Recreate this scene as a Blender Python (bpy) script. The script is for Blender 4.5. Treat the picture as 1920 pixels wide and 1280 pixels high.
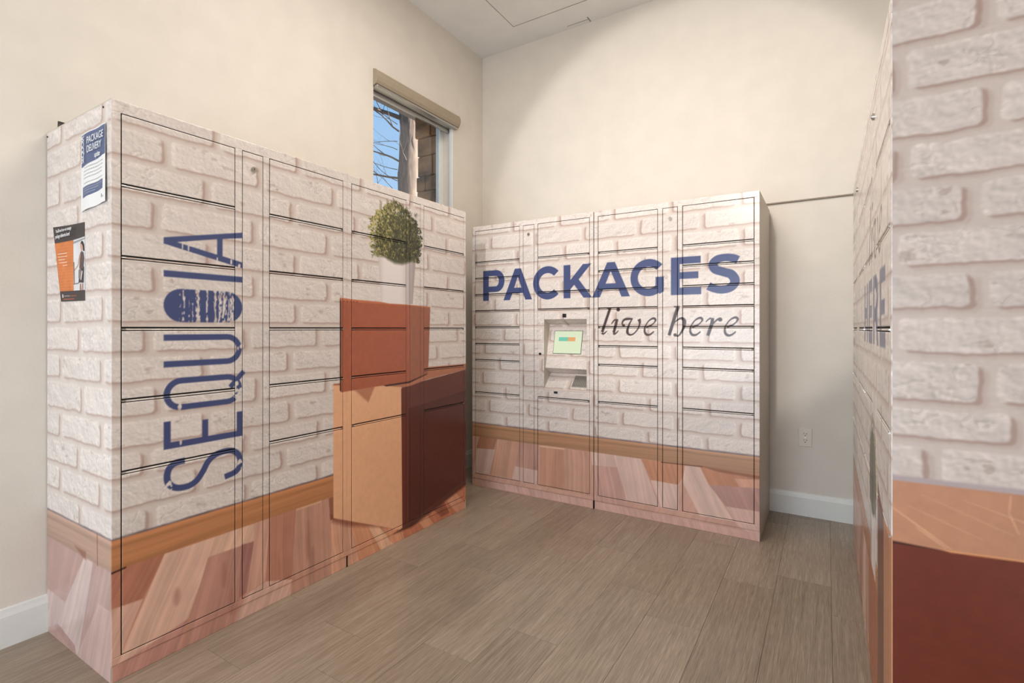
import bpy, math, random
import numpy as np
from mathutils import Vector, Matrix

for o in list(bpy.data.objects): bpy.data.objects.remove(o)
SC = bpy.context.scene
COL = SC.collection

# ---------------------------------------------------------------- camera
cam_data = bpy.data.cameras.new('camera'); cam = bpy.data.objects.new('camera', cam_data); COL.objects.link(cam)
cam.location = (2.571, 0, 1.168)
cam.rotation_euler = (math.pi / 2, 0, math.atan2(.5255, .8508))
cam_data.sensor_width = 36; cam_data.lens = 955 / 1920 * 36
cam_data.shift_y = -24 / 1920
cam_data.clip_start = .02
SC.camera = cam
SC.view_settings.view_transform = 'Standard'
SC.view_settings.look = 'None'
SC.view_settings.gamma = 1
SC.view_settings.exposure = -.05
SC.view_settings.use_curve_mapping = False

# ---------------------------------------------------------------- sky, sun and lamps
world = bpy.data.worlds.new('sky'); SC.world = world; world.use_nodes = True
wn = world.node_tree.nodes; wl = world.node_tree.links; wn.clear()
wo = wn.new('ShaderNodeOutputWorld'); wb = wn.new('ShaderNodeBackground')
tc = wn.new('ShaderNodeTexCoord'); sx = wn.new('ShaderNodeSeparateXYZ'); rp = wn.new('ShaderNodeValToRGB')
wl.new(tc.outputs['Generated'], sx.inputs[0]); wl.new(sx.outputs['Z'], rp.inputs[0]); wl.new(rp.outputs[0], wb.inputs[0]); wl.new(wb.outputs[0], wo.inputs[0])
rp.color_ramp.elements[0].position = .05; rp.color_ramp.elements[0].color = (.50, .75, .98, 1)
rp.color_ramp.elements[1].position = .75; rp.color_ramp.elements[1].color = (.20, .47, .90, 1)
wb.inputs[1].default_value = 1.0

def lamp(name, kind, loc, aim, power, color, **kw):
    d = bpy.data.lights.new(name, kind); d.energy = power; d.color = color
    for k, v in kw.items(): setattr(d, k, v)
    o = bpy.data.objects.new(name, d); COL.objects.link(o); o.location = loc
    o.rotation_euler = (Vector(aim) - Vector(loc)).to_track_quat('-Z', 'Y').to_euler()
    return o
lamp('sun', 'SUN', (.665, .575, .50), (0, 0, 0), 26, (1, .92, .78), angle=.009)
lamp('ceiling_panel_light', 'AREA', (1.55, 1.85, 3.50), (1.55, 1.85, 0), 38, (1, .94, .86), shape='RECTANGLE', size=1.2, size_y=1.0)
lamp('rear_fill_light', 'AREA', (1.6, -1.5, 3.50), (1.6, -1.5, 0), 24, (1, .96, .90), shape='RECTANGLE', size=1.2, size_y=1.2)  # unseen fill added behind the camera; no such ceiling fixture is known
lamp('cool_fill_light', 'AREA', (1.5, -2.55, .95), (1.5, 3, .70), 92, (.70, .85, 1), shape='RECTANGLE', size=2.4, size_y=1.6)  # unseen cool fill added behind the camera, kept low to brighten lower surfaces
lamp('flash_spotlight', 'SPOT', (1.95, -1.6, 3.25), (1.63, 3.672, 2.05), 300, (1, .955, .89), spot_size=math.radians(32), spot_blend=.14, shadow_soft_size=.08)  # added unseen spot standing in for a camera flash on the back wall
BACK_PLANKS = [
    ([(0.388, 0.382), (0.546, 0.388), (0.505, 0.287), (0.352, 0.279)], (170, 108, 78), (0.2, 1)) ,
    ([(0.352, 0.279), (0.519, 0.289), (0.471, 0.104), (0.331, 0.094)], (216, 184, 172), (0.2, 1)) ,
    ([(0.546, 0.388), (0.73, 0.386), (0.665, 0.102), (0.471, 0.104)], (196, 140, 112), (0.2, 1)) ,
    ([(0.73, 0.386), (0.874, 0.365), (0.874, 0.188), (0.691, 0.192)], (184, 134, 116), (0.1, 1)) ,
    ([(0.691, 0.192), (0.874, 0.188), (0.861, 0.089), (0.665, 0.1)], (214, 176, 164), (0.1, 1)) ,
    ([(0.892, 0.356), (1.076, 0.36), (1.081, 0.083), (0.883, 0.084)], (192, 134, 106), (0, 1)) ,
    ([(0.892, 0.364), (1.078, 0.368), (1.078, 0.357), (0.892, 0.353)], (230, 180, 146), (1, 0)) ,
    ([(1.078, 0.363), (1.276, 0.368), (1.287, 0.077), (1.081, 0.083)], (200, 146, 122), (-0.02, 1)) ,
    ([(1.266, 0.372), (1.424, 0.367), (1.45, 0.292), (1.276, 0.282)], (224, 188, 172), (-0.15, 1)) ,
    ([(1.276, 0.282), (1.45, 0.292), (1.511, 0.057), (1.298, 0.038)], (196, 148, 134), (-0.15, 1)) ,
    ([(1.424, 0.367), (1.6, 0.366), (1.714, 0.09), (1.506, 0.095)], (224, 188, 174), (-0.2, 1)) ,
    ([(1.6, 0.366), (1.71, 0.367), (1.891, 0.36), (1.82, 0.243), (1.658, 0.246)], (188, 120, 82), (-0.3, 1)) ,
    ([(1.658, 0.246), (1.82, 0.243), (1.825, 0.087), (1.719, 0.091)], (216, 182, 168), (-0.3, 1)) ,
    ([(1.86, 0.36), (1.939, 0.371), (2.128, 0.088), (1.944, 0.083), (1.847, 0.266)], (224, 188, 172), (-0.5, 1)) ,
    ([(1.939, 0.382), (2.262, 0.367), (2.262, 0.289), (1.995, 0.271)], (182, 112, 72), (-0.5, 1)) ,
    ([(2.128, 0.328), (2.262, 0.34), (2.262, 0.28), (2.164, 0.274)], (206, 146, 116), (-0.5, 1)) ,
    ([(1.995, 0.271), (2.262, 0.293), (2.262, 0.165), (2.087, 0.163)], (168, 120, 110), (-0.5, 1)) ,
    ([(2.087, 0.163), (2.262, 0.165), (2.262, 0.008), (2.144, 0.069)], (210, 168, 154), (-0.5, 1)) ,
    ([(0.345, 0.058), (2.262, 0.042), (2.262, -0.001), (0.345, 0.006)], (206, 160, 146), (-0.3, 1)) ,
]
# ---------------------------------------------------------------- printed artwork (drawn by formula, sampled by the panels)
def up_noise(h, w, cells_h, cells_w, rng):
    """smooth value noise of size h x w, -1..1"""
    ch, cw = int(cells_h) + 2, int(cells_w) + 2
    g = rng.uniform(-1, 1, (ch, cw))
    y = np.linspace(0, ch - 1.001, h); x = np.linspace(0, cw - 1.001, w)
    yi = y.astype(int); xi = x.astype(int)
    fy = y - yi; fx = x - xi
    fy = (fy * fy * (3 - 2 * fy))[:, None]; fx = (fx * fx * (3 - 2 * fx))[None, :]
    a = g[yi][:, xi]; b = g[yi][:, xi + 1]; c = g[yi + 1][:, xi]; d = g[yi + 1][:, xi + 1]
    return (a * (1 - fx) + b * fx) * (1 - fy) + (c * (1 - fx) + d * fx) * fy

def sstep(a, b, x):
    t = np.clip((x - a) / (b - a), 0, 1)
    return t * t * (3 - 2 * t)

def blur(a, n):
    """box blur of radius n along both axes"""
    for ax in (0, 1):
        p = np.pad(a, [(n + 1, n) if i == ax else (0, 0) for i in range(a.ndim)], mode='edge')
        c = np.cumsum(p, axis=ax)
        if ax == 0: a = (c[2 * n + 1:] - c[:-2 * n - 1]) / (2 * n + 1)
        else: a = (c[:, 2 * n + 1:] - c[:, :-2 * n - 1]) / (2 * n + 1)
    return a

class Art:
    def __init__(s, u0, u1, z0, z1, res, seed):
        s.u0, s.z0, s.res = u0, z0, res
        s.w = int(round((u1 - u0) / res)) + 1; s.h = int(round((z1 - z0) / res)) + 1
        s.rng = np.random.default_rng(seed)
        s.img = np.zeros((s.h, s.w, 3)); s.u1, s.z1 = u1, z1
        s.U, s.Z = np.meshgrid(u0 + np.arange(s.w) * res, z0 + np.arange(s.h) * res)
    def noise(s, size_u, size_z):
        return up_noise(s.h, s.w, (s.z1 - s.z0) / size_z, (s.u1 - s.u0) / size_u, s.rng)
    def fractal(s, size, octs=4, asp=1.0):
        n = 0; a = 1; t = 0
        for k in range(octs):
            n = n + a * s.noise(size * asp, size); t += a; a *= .55; size /= 2
        return n / t
    def window(s, b, m=0.0):
        i0 = max(0, int((b[2] - m - s.z0) / s.res) - 1); i1 = min(s.h, int((b[3] + m - s.z0) / s.res) + 2)
        j0 = max(0, int((b[0] - m - s.u0) / s.res) - 1); j1 = min(s.w, int((b[1] + m - s.u0) / s.res) + 2)
        return (slice(i0, i1), slice(j0, j1)) if i1 > i0 and j1 > j0 else None
    def cover(s, rings, soft=None):
        pts = np.array([p for r in rings for p in r])
        soft = soft or s.res
        w = s.window((pts[:, 0].min(), pts[:, 0].max(), pts[:, 1].min(), pts[:, 1].max()), soft)
        if w is None: return None, None
        U, Z = s.U[w], s.Z[w]
        d = np.full(U.shape, 9.0); ins = np.zeros(U.shape, bool)
        for r in rings:
            for k in range(len(r)):
                ax, az = r[k - 1]; bx, bz = r[k]
                ex, ez = bx - ax, bz - az; L = ex * ex + ez * ez + 1e-12
                t = np.clip(((U - ax) * ex + (Z - az) * ez) / L, 0, 1)
                d = np.minimum(d, (U - ax - t * ex) ** 2 + (Z - az - t * ez) ** 2)
                if abs(ez) > 1e-9:
                    c = ((az > Z) != (bz > Z)) & (U < ex * (Z - az) / ez + ax)
                    ins ^= c
        d = np.sqrt(d); sd = np.where(ins, -d, d)
        return w, np.clip(.5 - sd / soft, 0, 1)
    def paint(s, w, a, col):
        a = a[..., None]
        s.img[w] = s.img[w] * (1 - a) + np.asarray(col) * a
    def poly(s, pts, col, holes=(), soft=None, alpha=1.0, mod=None):
        w, a = s.cover([pts] + list(holes), soft)
        if w is None: return
        c = np.asarray(col, float) / 255
        if mod is not None: c = c * (1 + mod[w])[..., None]
        s.paint(w, a * alpha, c)
    def union(s, polys, col, alpha=1.0, mask=None):
        """several overlapping outlines as one mark"""
        tot = np.zeros((s.h, s.w))
        for p in polys:
            w, a = s.cover([p])
            if w is not None: tot[w] = np.maximum(tot[w], a)
        if mask is not None: tot = tot * mask
        s.paint((slice(0, s.h), slice(0, s.w)), tot * alpha, np.asarray(col) / 255)
    def sample(s, u, z):
        x = np.clip((u - s.u0) / s.res, 0, s.w - 1.001); y = np.clip((z - s.z0) / s.res, 0, s.h - 1.001)
        xi = x.astype(int); yi = y.astype(int); fx = (x - xi)[:, None]; fy = (y - yi)[:, None]
        I = s.img
        return (I[yi, xi] * (1 - fx) + I[yi, xi + 1] * fx) * (1 - fy) + (I[yi + 1, xi] * (1 - fx) + I[yi + 1, xi + 1] * fx) * fy

def thick(path, wid, n=10, close=False):
    """outline polygon of a smooth stroke; wid = one width or one per point (Catmull-Rom)"""
    P = np.array(path, float); m = len(P)
    W = np.full(m, wid, float) if np.isscalar(wid) else np.array(wid, float)
    q = np.column_stack([P, W])
    idx = (lambda i: i % m) if close else (lambda i: min(max(i, 0), m - 1))
    out = []
    segs = m if close else m - 1
    for i in range(segs):
        a, b, c, d = q[idx(i - 1)], q[idx(i)], q[idx(i + 1)], q[idx(i + 2)]
        for k in range(n):
            t = k / n
            out.append(.5 * (2 * b + (c - a) * t + (2 * a - 5 * b + 4 * c - d) * t * t + (3 * b - a - 3 * c + d) * t ** 3))
    if not close: out.append(q[-1])
    o = np.array(out)
    T = (np.roll(o, -1, 0) - np.roll(o, 1, 0))[:, :2] if close else np.gradient(o[:, :2], axis=0)
    N = np.column_stack([-T[:, 1], T[:, 0]]); N /= np.linalg.norm(N, axis=1)[:, None] + 1e-9
    l = o[:, :2] + N * o[:, 2:3] / 2; r = o[:, :2] - N * o[:, 2:3] / 2
    return (l.tolist(), r.tolist()) if close else l.tolist() + r[::-1].tolist()

def nib(path, big, small, ang=60, n=10):
    """stroke of a broad pen: wide across its slanted strokes, thin along them"""
    P = np.array(path, float)
    T = np.gradient(P, axis=0); a = np.arctan2(T[:, 1], T[:, 0]) - math.radians(ang)
    return thick(path, small + (big - small) * np.abs(np.sin(a)), n)

def disc(u, z, r, rz=None, n=18):
    rz = rz or r
    return [(u + r * math.cos(2 * math.pi * k / n), z + rz * math.sin(2 * math.pi * k / n)) for k in range(n)]

BEDS = [1.965, 1.857, 1.746, 1.629, 1.513, 1.405, 1.295, 1.19, 1.086, .984, .87, .765, .665, .562, .469]

def bricks(A, beds, joints, side, col=(222, 211, 204), scale=1.0):
    """white painted brickwork of the wrap photo; side = +1 when the mortar shade lies right of each brick"""
    shape = A.U.shape
    wu = A.fractal(.05, 3) * .005 + A.noise(.012, .012) * .0012
    wz = A.fractal(.06, 3) * .005 + A.noise(.012, .012) * .0012
    face = np.zeros(shape); shade = np.zeros(shape); lite = np.zeros(shape)
    tone = np.zeros(shape)
    def box(u0, u1, z0, z1, du=0, dz=0, soft=.004, r=.014):
        w = A.window((u0 + du, u1 + du, z0 + dz, z1 + dz), .03)
        if w is None: return None, None
        U = A.U[w] + wu[w] - du; Z = A.Z[w] + wz[w] - dz
        qx = np.abs(U - (u0 + u1) / 2) - (u1 - u0) / 2 + r; qz = np.abs(Z - (z0 + z1) / 2) - (z1 - z0) / 2 + r
        d = np.hypot(np.maximum(qx, 0), np.maximum(qz, 0)) + np.minimum(np.maximum(qx, qz), 0) - r
        return w, 1 - sstep(-soft, soft, d)
    g0, g1 = (.020 * scale, .012 * scale) if side > 0 else (.012 * scale, .020 * scale)
    for k in range(len(beds) - 1):
        zt, zb = beds[k] - .017, beds[k + 1] + .006
        js = sorted(joints[k]); per = (js[-1] - js[0]) / (len(js) - 1) if len(js) > 1 else .355 * scale
        while js[0] > A.u0 - .05: js.insert(0, js[0] - per)
        while js[-1] < A.u1 + .05: js.append(js[-1] + per)
        for a, b in zip(js[:-1], js[1:]):
            u0, u1 = a + g0, b - g1
            w, m = box(u0, u1, zb, zt, soft=.0035)
            if w is None: continue
            face[w] = np.maximum(face[w], m)
            tone[w] += m * A.rng.uniform(-.02, .02)
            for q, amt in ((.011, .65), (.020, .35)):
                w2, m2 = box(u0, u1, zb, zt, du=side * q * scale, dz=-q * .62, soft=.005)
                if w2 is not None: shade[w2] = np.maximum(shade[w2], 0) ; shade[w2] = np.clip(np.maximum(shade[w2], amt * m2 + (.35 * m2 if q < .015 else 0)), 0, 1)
            w3, m3 = box(u0, u1, zb, zt, du=side * .012, dz=-.006, soft=.006)
            wi = w
            inner = np.zeros(shape[0:0] or 1)
            if w3 is not None:
                t = np.zeros(shape); t[w3] = m3
                lite[wi] = np.maximum(lite[wi], m * (1 - t[wi]))
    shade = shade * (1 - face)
    n1 = A.fractal(.035, 4, 1.5); n2 = A.noise(.006, .005); n3 = A.fractal(.3, 2)
    h = n1 + .25 * n2
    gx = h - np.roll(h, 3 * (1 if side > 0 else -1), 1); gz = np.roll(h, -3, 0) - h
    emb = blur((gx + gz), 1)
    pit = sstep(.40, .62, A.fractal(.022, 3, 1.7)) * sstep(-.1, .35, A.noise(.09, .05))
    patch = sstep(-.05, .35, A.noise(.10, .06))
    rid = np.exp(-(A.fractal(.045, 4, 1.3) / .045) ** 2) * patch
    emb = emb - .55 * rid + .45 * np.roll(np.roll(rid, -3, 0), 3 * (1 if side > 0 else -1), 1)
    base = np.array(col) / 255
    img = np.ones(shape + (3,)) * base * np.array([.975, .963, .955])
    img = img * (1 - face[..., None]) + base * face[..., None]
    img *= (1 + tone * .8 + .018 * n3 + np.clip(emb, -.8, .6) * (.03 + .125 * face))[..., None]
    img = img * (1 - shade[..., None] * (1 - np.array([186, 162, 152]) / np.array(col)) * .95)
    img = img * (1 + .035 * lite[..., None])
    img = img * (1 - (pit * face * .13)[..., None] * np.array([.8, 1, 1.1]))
    A.img[:] = img

def wood(A, cols, dirx, dirz, seed=0, fine=.006):
    """streaky grain field running along (dirx, dirz)"""
    r = np.random.default_rng(seed)
    L = math.hypot(dirx, dirz); dx, dz = dirx / L, dirz / L
    c = (A.U * dz - A.Z * dx) + .01 * A.fractal(.15, 2)
    along = A.U * dx + A.Z * dz
    out = np.zeros(A.U.shape)
    for f, a in ((fine, .5), (fine * 2.7, .6), (fine * 8, .7)):
        n = 4096; t = r.uniform(-1, 1, n)
        k = c / f + 1000 + .8 * np.sin(along * 3 + c * 9)
        i = np.floor(k).astype(int); fr = k - i; fr = fr * fr * (3 - 2 * fr)
        out += a * (t[i % n] * (1 - fr) + t[(i + 1) % n] * fr)
    return out * .5

BLUE = (70, 80, 122); BROWN = (62, 42, 38)

def skirting(A, z_top, z_bot, col=(190, 130, 90), line=True):
    g = wood(A, None, 1, .015, 5, .004)
    h = (A.Z - z_bot) / (z_top - z_bot)
    m = ((A.Z <= z_top) & (A.Z > z_bot)).astype(float)
    m = blur(m, 1)
    c = np.array(col) / 255
    tone = 1 + .09 * g + .05 * wood(A, None, 1, .03, 9, .0018) + .12 * sstep(.80, .95, h) - .09 * np.exp(-((h - .74) / .05) ** 2) - .06 * sstep(.45, 0, h)
    a = m[..., None]
    A.img = A.img * (1 - a) + (c * tone[..., None]) * a
    if line:
        k = np.exp(-((A.Z - z_top - .001) / .0035) ** 2) * (.8 + .2 * A.noise(.05, .5))
        A.img = A.img * (1 - k[..., None] * .75) + np.array([62, 60, 80]) / 255 * k[..., None] * .75

def planks(A, z_top, polys, base):
    """polys: (points, colour, grain direction)"""
    w = A.window((A.u0, A.u1, A.z0, z_top))
    g = wood(A, None, .45, 1, 2)
    A.img[w] = (np.array(base) / 255) * (1 + .09 * g[w])[..., None]
    for k, (p, c, d) in enumerate(polys):
        c = .84 * np.array(c) + .16 * np.array([212, 178, 160])
        A.poly(p, c, soft=.004, mod=.10 * wood(A, None, d[0], d[1], 20 + k) + .07 * wood(A, None, d[0], d[1], 70 + k, .0022) + .05 * A.fractal(.10, 3, .6))

def letters_packages(A):
    out = [
     ([[(.414, 1.593), (.531, 1.593)] + [(.531 + .070 * math.sin(t), 1.514 + .079 * math.cos(t)) for t in np.linspace(.1, math.pi - .05, 14)] + [(.465, 1.435), (.465, 1.372), (.414, 1.372)]],
      [[(.464, 1.552), (.526, 1.552)] + [(.526 + .026 * math.sin(t), 1.514 + .038 * math.cos(t)) for t in np.linspace(.2, math.pi - .1, 8)] + [(.464, 1.476)]]),
     ([[(.592, 1.372), (.688, 1.593), (.738, 1.593), (.828, 1.372), (.774, 1.372), (.755, 1.419), (.667, 1.419), (.646, 1.372)]], [[(.7125, 1.537), (.682, 1.458), (.742, 1.458)]]),
     ([[(1.071, 1.592), (1.121, 1.592), (1.121, 1.492), (1.211, 1.592), (1.270, 1.592), (1.181, 1.493), (1.276, 1.371), (1.216, 1.371), (1.148, 1.459), (1.121, 1.430), (1.121, 1.371), (1.071, 1.371)]], []),
     ([[(1.276, 1.370), (1.379, 1.591), (1.430, 1.591), (1.528, 1.370), (1.473, 1.370), (1.453, 1.418), (1.350, 1.418), (1.329, 1.370)]], [[(1.402, 1.535), (1.368, 1.456), (1.437, 1.456)]]),
     ([[(1.780, 1.591), (1.950, 1.591), (1.950, 1.550), (1.831, 1.550), (1.831, 1.502), (1.937, 1.502), (1.937, 1.462), (1.831, 1.462), (1.831, 1.410), (1.953, 1.410), (1.953, 1.368), (1.780, 1.368)]], []),
    ]
    for r, h in out:
        A.poly(r[0], BLUE, holes=h)
    # C and G: rings with an opening
    def ring(cx, cz, ro, ri, a0, a1):
        t = np.linspace(math.radians(a0), math.radians(a1), 40)
        return [(cx + ro * math.cos(x), cz + ro * math.sin(x)) for x in t] + [(cx + ri * math.cos(x), cz + ri * math.sin(x)) for x in t[::-1]]
    A.poly(ring(.950, 1.481, .1135, .0665, 43, 317), BLUE)
    A.union([ring(1.645, 1.480, .1135, .0665, 42, 318), [(1.688, 1.482), (1.738, 1.482), (1.738, 1.394), (1.712, 1.378), (1.688, 1.410)]], BLUE)
    A.poly(thick([(2.150, 1.553), (2.120, 1.566), (2.080, 1.571), (2.040, 1.563), (2.018, 1.537), (2.030, 1.508), (2.075, 1.489), (2.115, 1.473), (2.134, 1.436), (2.114, 1.402), (2.070, 1.389), (2.025, 1.397), (1.992, 1.414)],
                 [.044, .044, .042, .045, .050, .050, .048, .050, .050, .046, .044, .044, .046]), BLUE)

def script_words():
    """pen strokes of the two italic words; returns (first word, second word)"""
    P = []
    def e(x):
        P.append(nib([(x + .003, 1.178), (x + .030, 1.187), (x + .052, 1.205), (x + .060, 1.222), (x + .046, 1.231), (x + .018, 1.215), (x - .004, 1.180), (x - .007, 1.150), (x + .004, 1.133), (x + .022, 1.131), (x + .040, 1.142), (x + .050, 1.152)], .0150, .0055, 55))
    P.append(thick([(1.399, 1.299), (1.381, 1.249), (1.361, 1.193), (1.345, 1.146)], [.0165, .017, .017, .018]))
    P.append([(1.376, 1.302), (1.408, 1.302), (1.404, 1.290), (1.377, 1.296)])
    P.append(thick([(1.343, 1.140), (1.352, 1.134), (1.364, 1.141), (1.376, 1.153)], [.014, .010, .007, .005]))
    P.append(thick([(1.407, 1.198), (1.421, 1.216), (1.434, 1.227)], [.006, .008, .010]))
    P.append(thick([(1.445, 1.229), (1.437, 1.196), (1.422, 1.142)], [.017, .017, .017]))
    P.append(thick([(1.419, 1.138), (1.428, 1.134), (1.441, 1.143), (1.453, 1.155)], [.012, .010, .007, .005]))
    P.append(disc(1.452, 1.289, .0125))
    P.append(disc(1.488, 1.188, .009))
    P.append(thick([(1.487, 1.185), (1.479, 1.196), (1.481, 1.212), (1.494, 1.225), (1.512, 1.229), (1.546, 1.229)], [.010, .009, .010, .013, .015, .010]))
    P.append(thick([(1.543, 1.230), (1.526, 1.200), (1.514, 1.168), (1.512, 1.145), (1.524, 1.131), (1.545, 1.133), (1.568, 1.152), (1.585, 1.180), (1.592, 1.210)], [.006, .010, .014, .017, .012, .009, .007, .009, .012]))
    P.append(thick([(1.592, 1.200), (1.589, 1.218), (1.585, 1.227)], [.012, .018, .020]))
    e(1.628)
    first = len(P)
    P.append(thick([(1.822, 1.297), (1.803, 1.240), (1.769, 1.128)], [.020, .019, .018]))
    P.append([(1.797, 1.303), (1.833, 1.303), (1.828, 1.288), (1.797, 1.296)])
    P.append(thick([(1.787, 1.186), (1.805, 1.208), (1.828, 1.226), (1.846, 1.228), (1.858, 1.214), (1.857, 1.190), (1.850, 1.165), (1.836, 1.140), (1.822, 1.125), (1.808, 1.127)], [.005, .006, .010, .016, .020, .018, .013, .010, .008, .010]))
    P.append(disc(1.8045, 1.131, .010))
    e(1.899)
    P.append(thick([(1.978, 1.206), (1.992, 1.221), (2.006, 1.229)], [.005, .007, .009]))
    P.append(thick([(2.016, 1.229), (2.009, 1.190), (1.989, 1.128)], [.017, .018, .018]))
    P.append(thick([(2.008, 1.180), (2.024, 1.203), (2.040, 1.219), (2.056, 1.226)], [.006, .007, .010, .014]))
    P.append(disc(2.056, 1.220, .0115))
    e(2.088)
    return P[:first], P[first:]

def letters_live_here(A):
    a, b = script_words()
    A.union(a + b, BROWN)

def letters_sequoia(A):
    """reads upward; s is the horizontal position on the face"""
    a, b = .887, 1.173
    mask = np.ones(A.U.shape)
    chip = A.fractal(.012, 2)
    def hole(cond): mask[cond] = 0
    U, Z = A.U, A.Z
    P = []
    P.append(('ring', [(a, 1.492), (a, 1.470), (b, 1.410), (b, 1.434), (1.094, 1.450), (1.094, 1.517), (b, 1.532), (b, 1.554)], [(.930, 1.481), (1.073, 1.513), (1.073, 1.453)]))
    P.append([(a, 1.376), (a, 1.353), (b, 1.353), (b, 1.376)])
    # U
    arc = lambda cx, cz, r, a0, a1, n=14: [(cx + r * math.cos(t), cz + r * math.sin(t)) for t in np.linspace(math.radians(a0), math.radians(a1), n)]
    P.append([(a, 1.147), (a, 1.125), (1.112, 1.125)] + arc(1.112, 1.0885, .0365, 90, -90) + [(a, 1.052), (a, 1.030)] + arc(1.112, 1.0885, .0585, -90, 90))
    # Q
    P.append(('ring', [(.945, .872)] + arc(.945, .931, .059, 270, 90) + arc(1.112, .931, .059, 90, -90), arc(.945, .931, .0375, 270, 90) + arc(1.112, .931, .0375, 90, -90)))
    P.append([(1.117, .945), (1.130, .930), (1.186, .990), (1.172, 1.003)])
    # E
    P.append([(a, .837), (a, .738), (b, .738), (b, .837), (1.150, .837), (1.150, .761), (1.040, .761), (1.040, .825), (1.018, .825), (1.018, .761), (.910, .761), (.910, .837)])
    # S
    P.append(thick([(.957, .686), (.925, .683), (.905, .668), (.898, .640), (.905, .612), (.930, .593), (.968, .589), (.998, .602), (1.020, .630), (1.040, .664), (1.068, .684), (1.110, .690), (1.143, .680), (1.161, .655), (1.162, .622), (1.145, .600), (1.102, .590)], .0225))
    tot = np.zeros(A.U.shape)
    for p in P:
        if p[0] == 'ring': w, m = A.cover([p[1], p[2]])
        else: w, m = A.cover([p])
        tot[w] = np.maximum(tot[w], m)
    # filled O with worn growth rings
    w, m = A.cover([[(x, z) for x, z in arc(.947, 1.2525, .0605, 270, 90) + arc(1.112, 1.2525, .0605, 90, -90)]])
    o = np.zeros(A.U.shape); o[w] = m
    wob = .004 * A.fractal(.03, 3)
    wear = np.zeros(A.U.shape)
    for c, wd, th in ((.940, .0014, .25), (.953, .0030, -.1), (.972, .0012, .45), (.985, .0012, .4), (1.004, .0045, -.6), (.998, .0025, .15), (1.036, .0028, -.45), (1.066, .0048, -.7), (1.083, .0035, -.4), (1.090, .0014, -.3), (1.099, .0042, -.5), (1.108, .0016, .1), (1.117, .0020, -.2), (1.126, .0036, -.2), (1.135, .0032, -.7)):
        n = A.noise(.004, .011)
        wear = np.maximum(wear, (np.abs(U + wob - c - .02 * (Z - 1.2525)) < wd * (1 + .9 * n)) * (n > th))
    o = o * (1 - wear)
    tot = np.maximum(tot, o)
    # worn chips across strokes
    for cu, cz, ru, rz in ((.949, 1.470, .002, .018), (.970, 1.465, .002, .016), (1.074, 1.432, .0025, .012), (1.128, 1.432, .003, .010), (1.160, 1.420, .006, .008),
                           (1.168, 1.098, .006, .008), (1.155, 1.090, .004, .008), (.940, .882, .006, .016), (.943, .759, .004, .016), (1.158, .905, .020, .025), (1.150, .950, .008, .010), (.905, .600, .010, .022), (1.163, .625, .010, .018)):
        m = (((U - cu) / ru) ** 2 + ((Z - cz) / rz) ** 2 < 1 + .8 * chip) & (chip > -.45 if ru > .009 else chip > -2)
        tot = tot * (1 - m * (1 if ru < .009 else (chip > .0)))
    A.paint((slice(0, A.h), slice(0, A.w)), tot, np.array(BLUE) / 255)

def carton(A, faces):
    for p, c, amp in faces:
        A.poly(p, c, soft=.003, mod=amp * A.fractal(.02, 3) + .02 * A.fractal(.25, 2))

def shrub(A, cx, z0, z1, hw, n=1500, seed=4):
    r = np.random.default_rng(seed)
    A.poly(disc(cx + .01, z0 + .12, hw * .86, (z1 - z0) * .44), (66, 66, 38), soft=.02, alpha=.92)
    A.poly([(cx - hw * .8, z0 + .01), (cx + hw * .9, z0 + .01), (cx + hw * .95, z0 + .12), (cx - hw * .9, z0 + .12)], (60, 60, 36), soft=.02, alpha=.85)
    pal = [(38, 42, 26), (62, 64, 34), (98, 98, 50), (138, 132, 72), (190, 176, 112), (52, 46, 34)]
    todo = []
    for k in range(n):
        h = r.uniform(0, 1) ** .85
        half = hw * (.90 + .12 * math.sin(math.pi * h)) * (1 if h < .58 else 1 - ((h - .58) / .42) ** 1.8 * .62) + .010 * math.sin(h * 40)
        x = r.uniform(-1, 1); x = math.copysign(abs(x) ** .8, x)
        u = cx + x * half; z = z0 + h * (z1 - z0) * (1 - .10 * abs(x))
        todo.append((r.uniform(), u, z, x, h))
    for q, u, z, x, h in sorted(todo):
        ang = math.pi / 2 - x * .9 + r.normal() * .5; L = r.uniform(.009, .020); W = r.uniform(.004, .009)
        ca, sa = math.cos(ang), math.sin(ang)
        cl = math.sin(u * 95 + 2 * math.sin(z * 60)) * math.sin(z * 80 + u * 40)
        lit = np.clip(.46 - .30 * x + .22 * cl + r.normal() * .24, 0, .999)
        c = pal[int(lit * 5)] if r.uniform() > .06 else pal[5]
        A.poly([(u, z), (u + ca * L * .5 - sa * W * .5, z + sa * L * .5 + ca * W * .5), (u + ca * L, z + sa * L), (u + ca * L * .5 + sa * W * .5, z + sa * L * .5 - ca * W * .5)], c)

def pot(A, pts, seam=None):
    A.poly(pts, (238, 228, 224), soft=.003)
    u = [p[0] for p in pts]; zt = max(p[1] for p in pts); zb = min(p[1] for p in pts)
    w, m = A.cover([pts])
    x = (A.U[w] - min(u)) / (max(u) - min(u))
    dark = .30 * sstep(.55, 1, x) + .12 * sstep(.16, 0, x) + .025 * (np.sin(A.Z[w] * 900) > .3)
    A.img[w] = A.img[w] * (1 - (m * dark)[..., None] * np.array([.9, 1, 1]))

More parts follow.
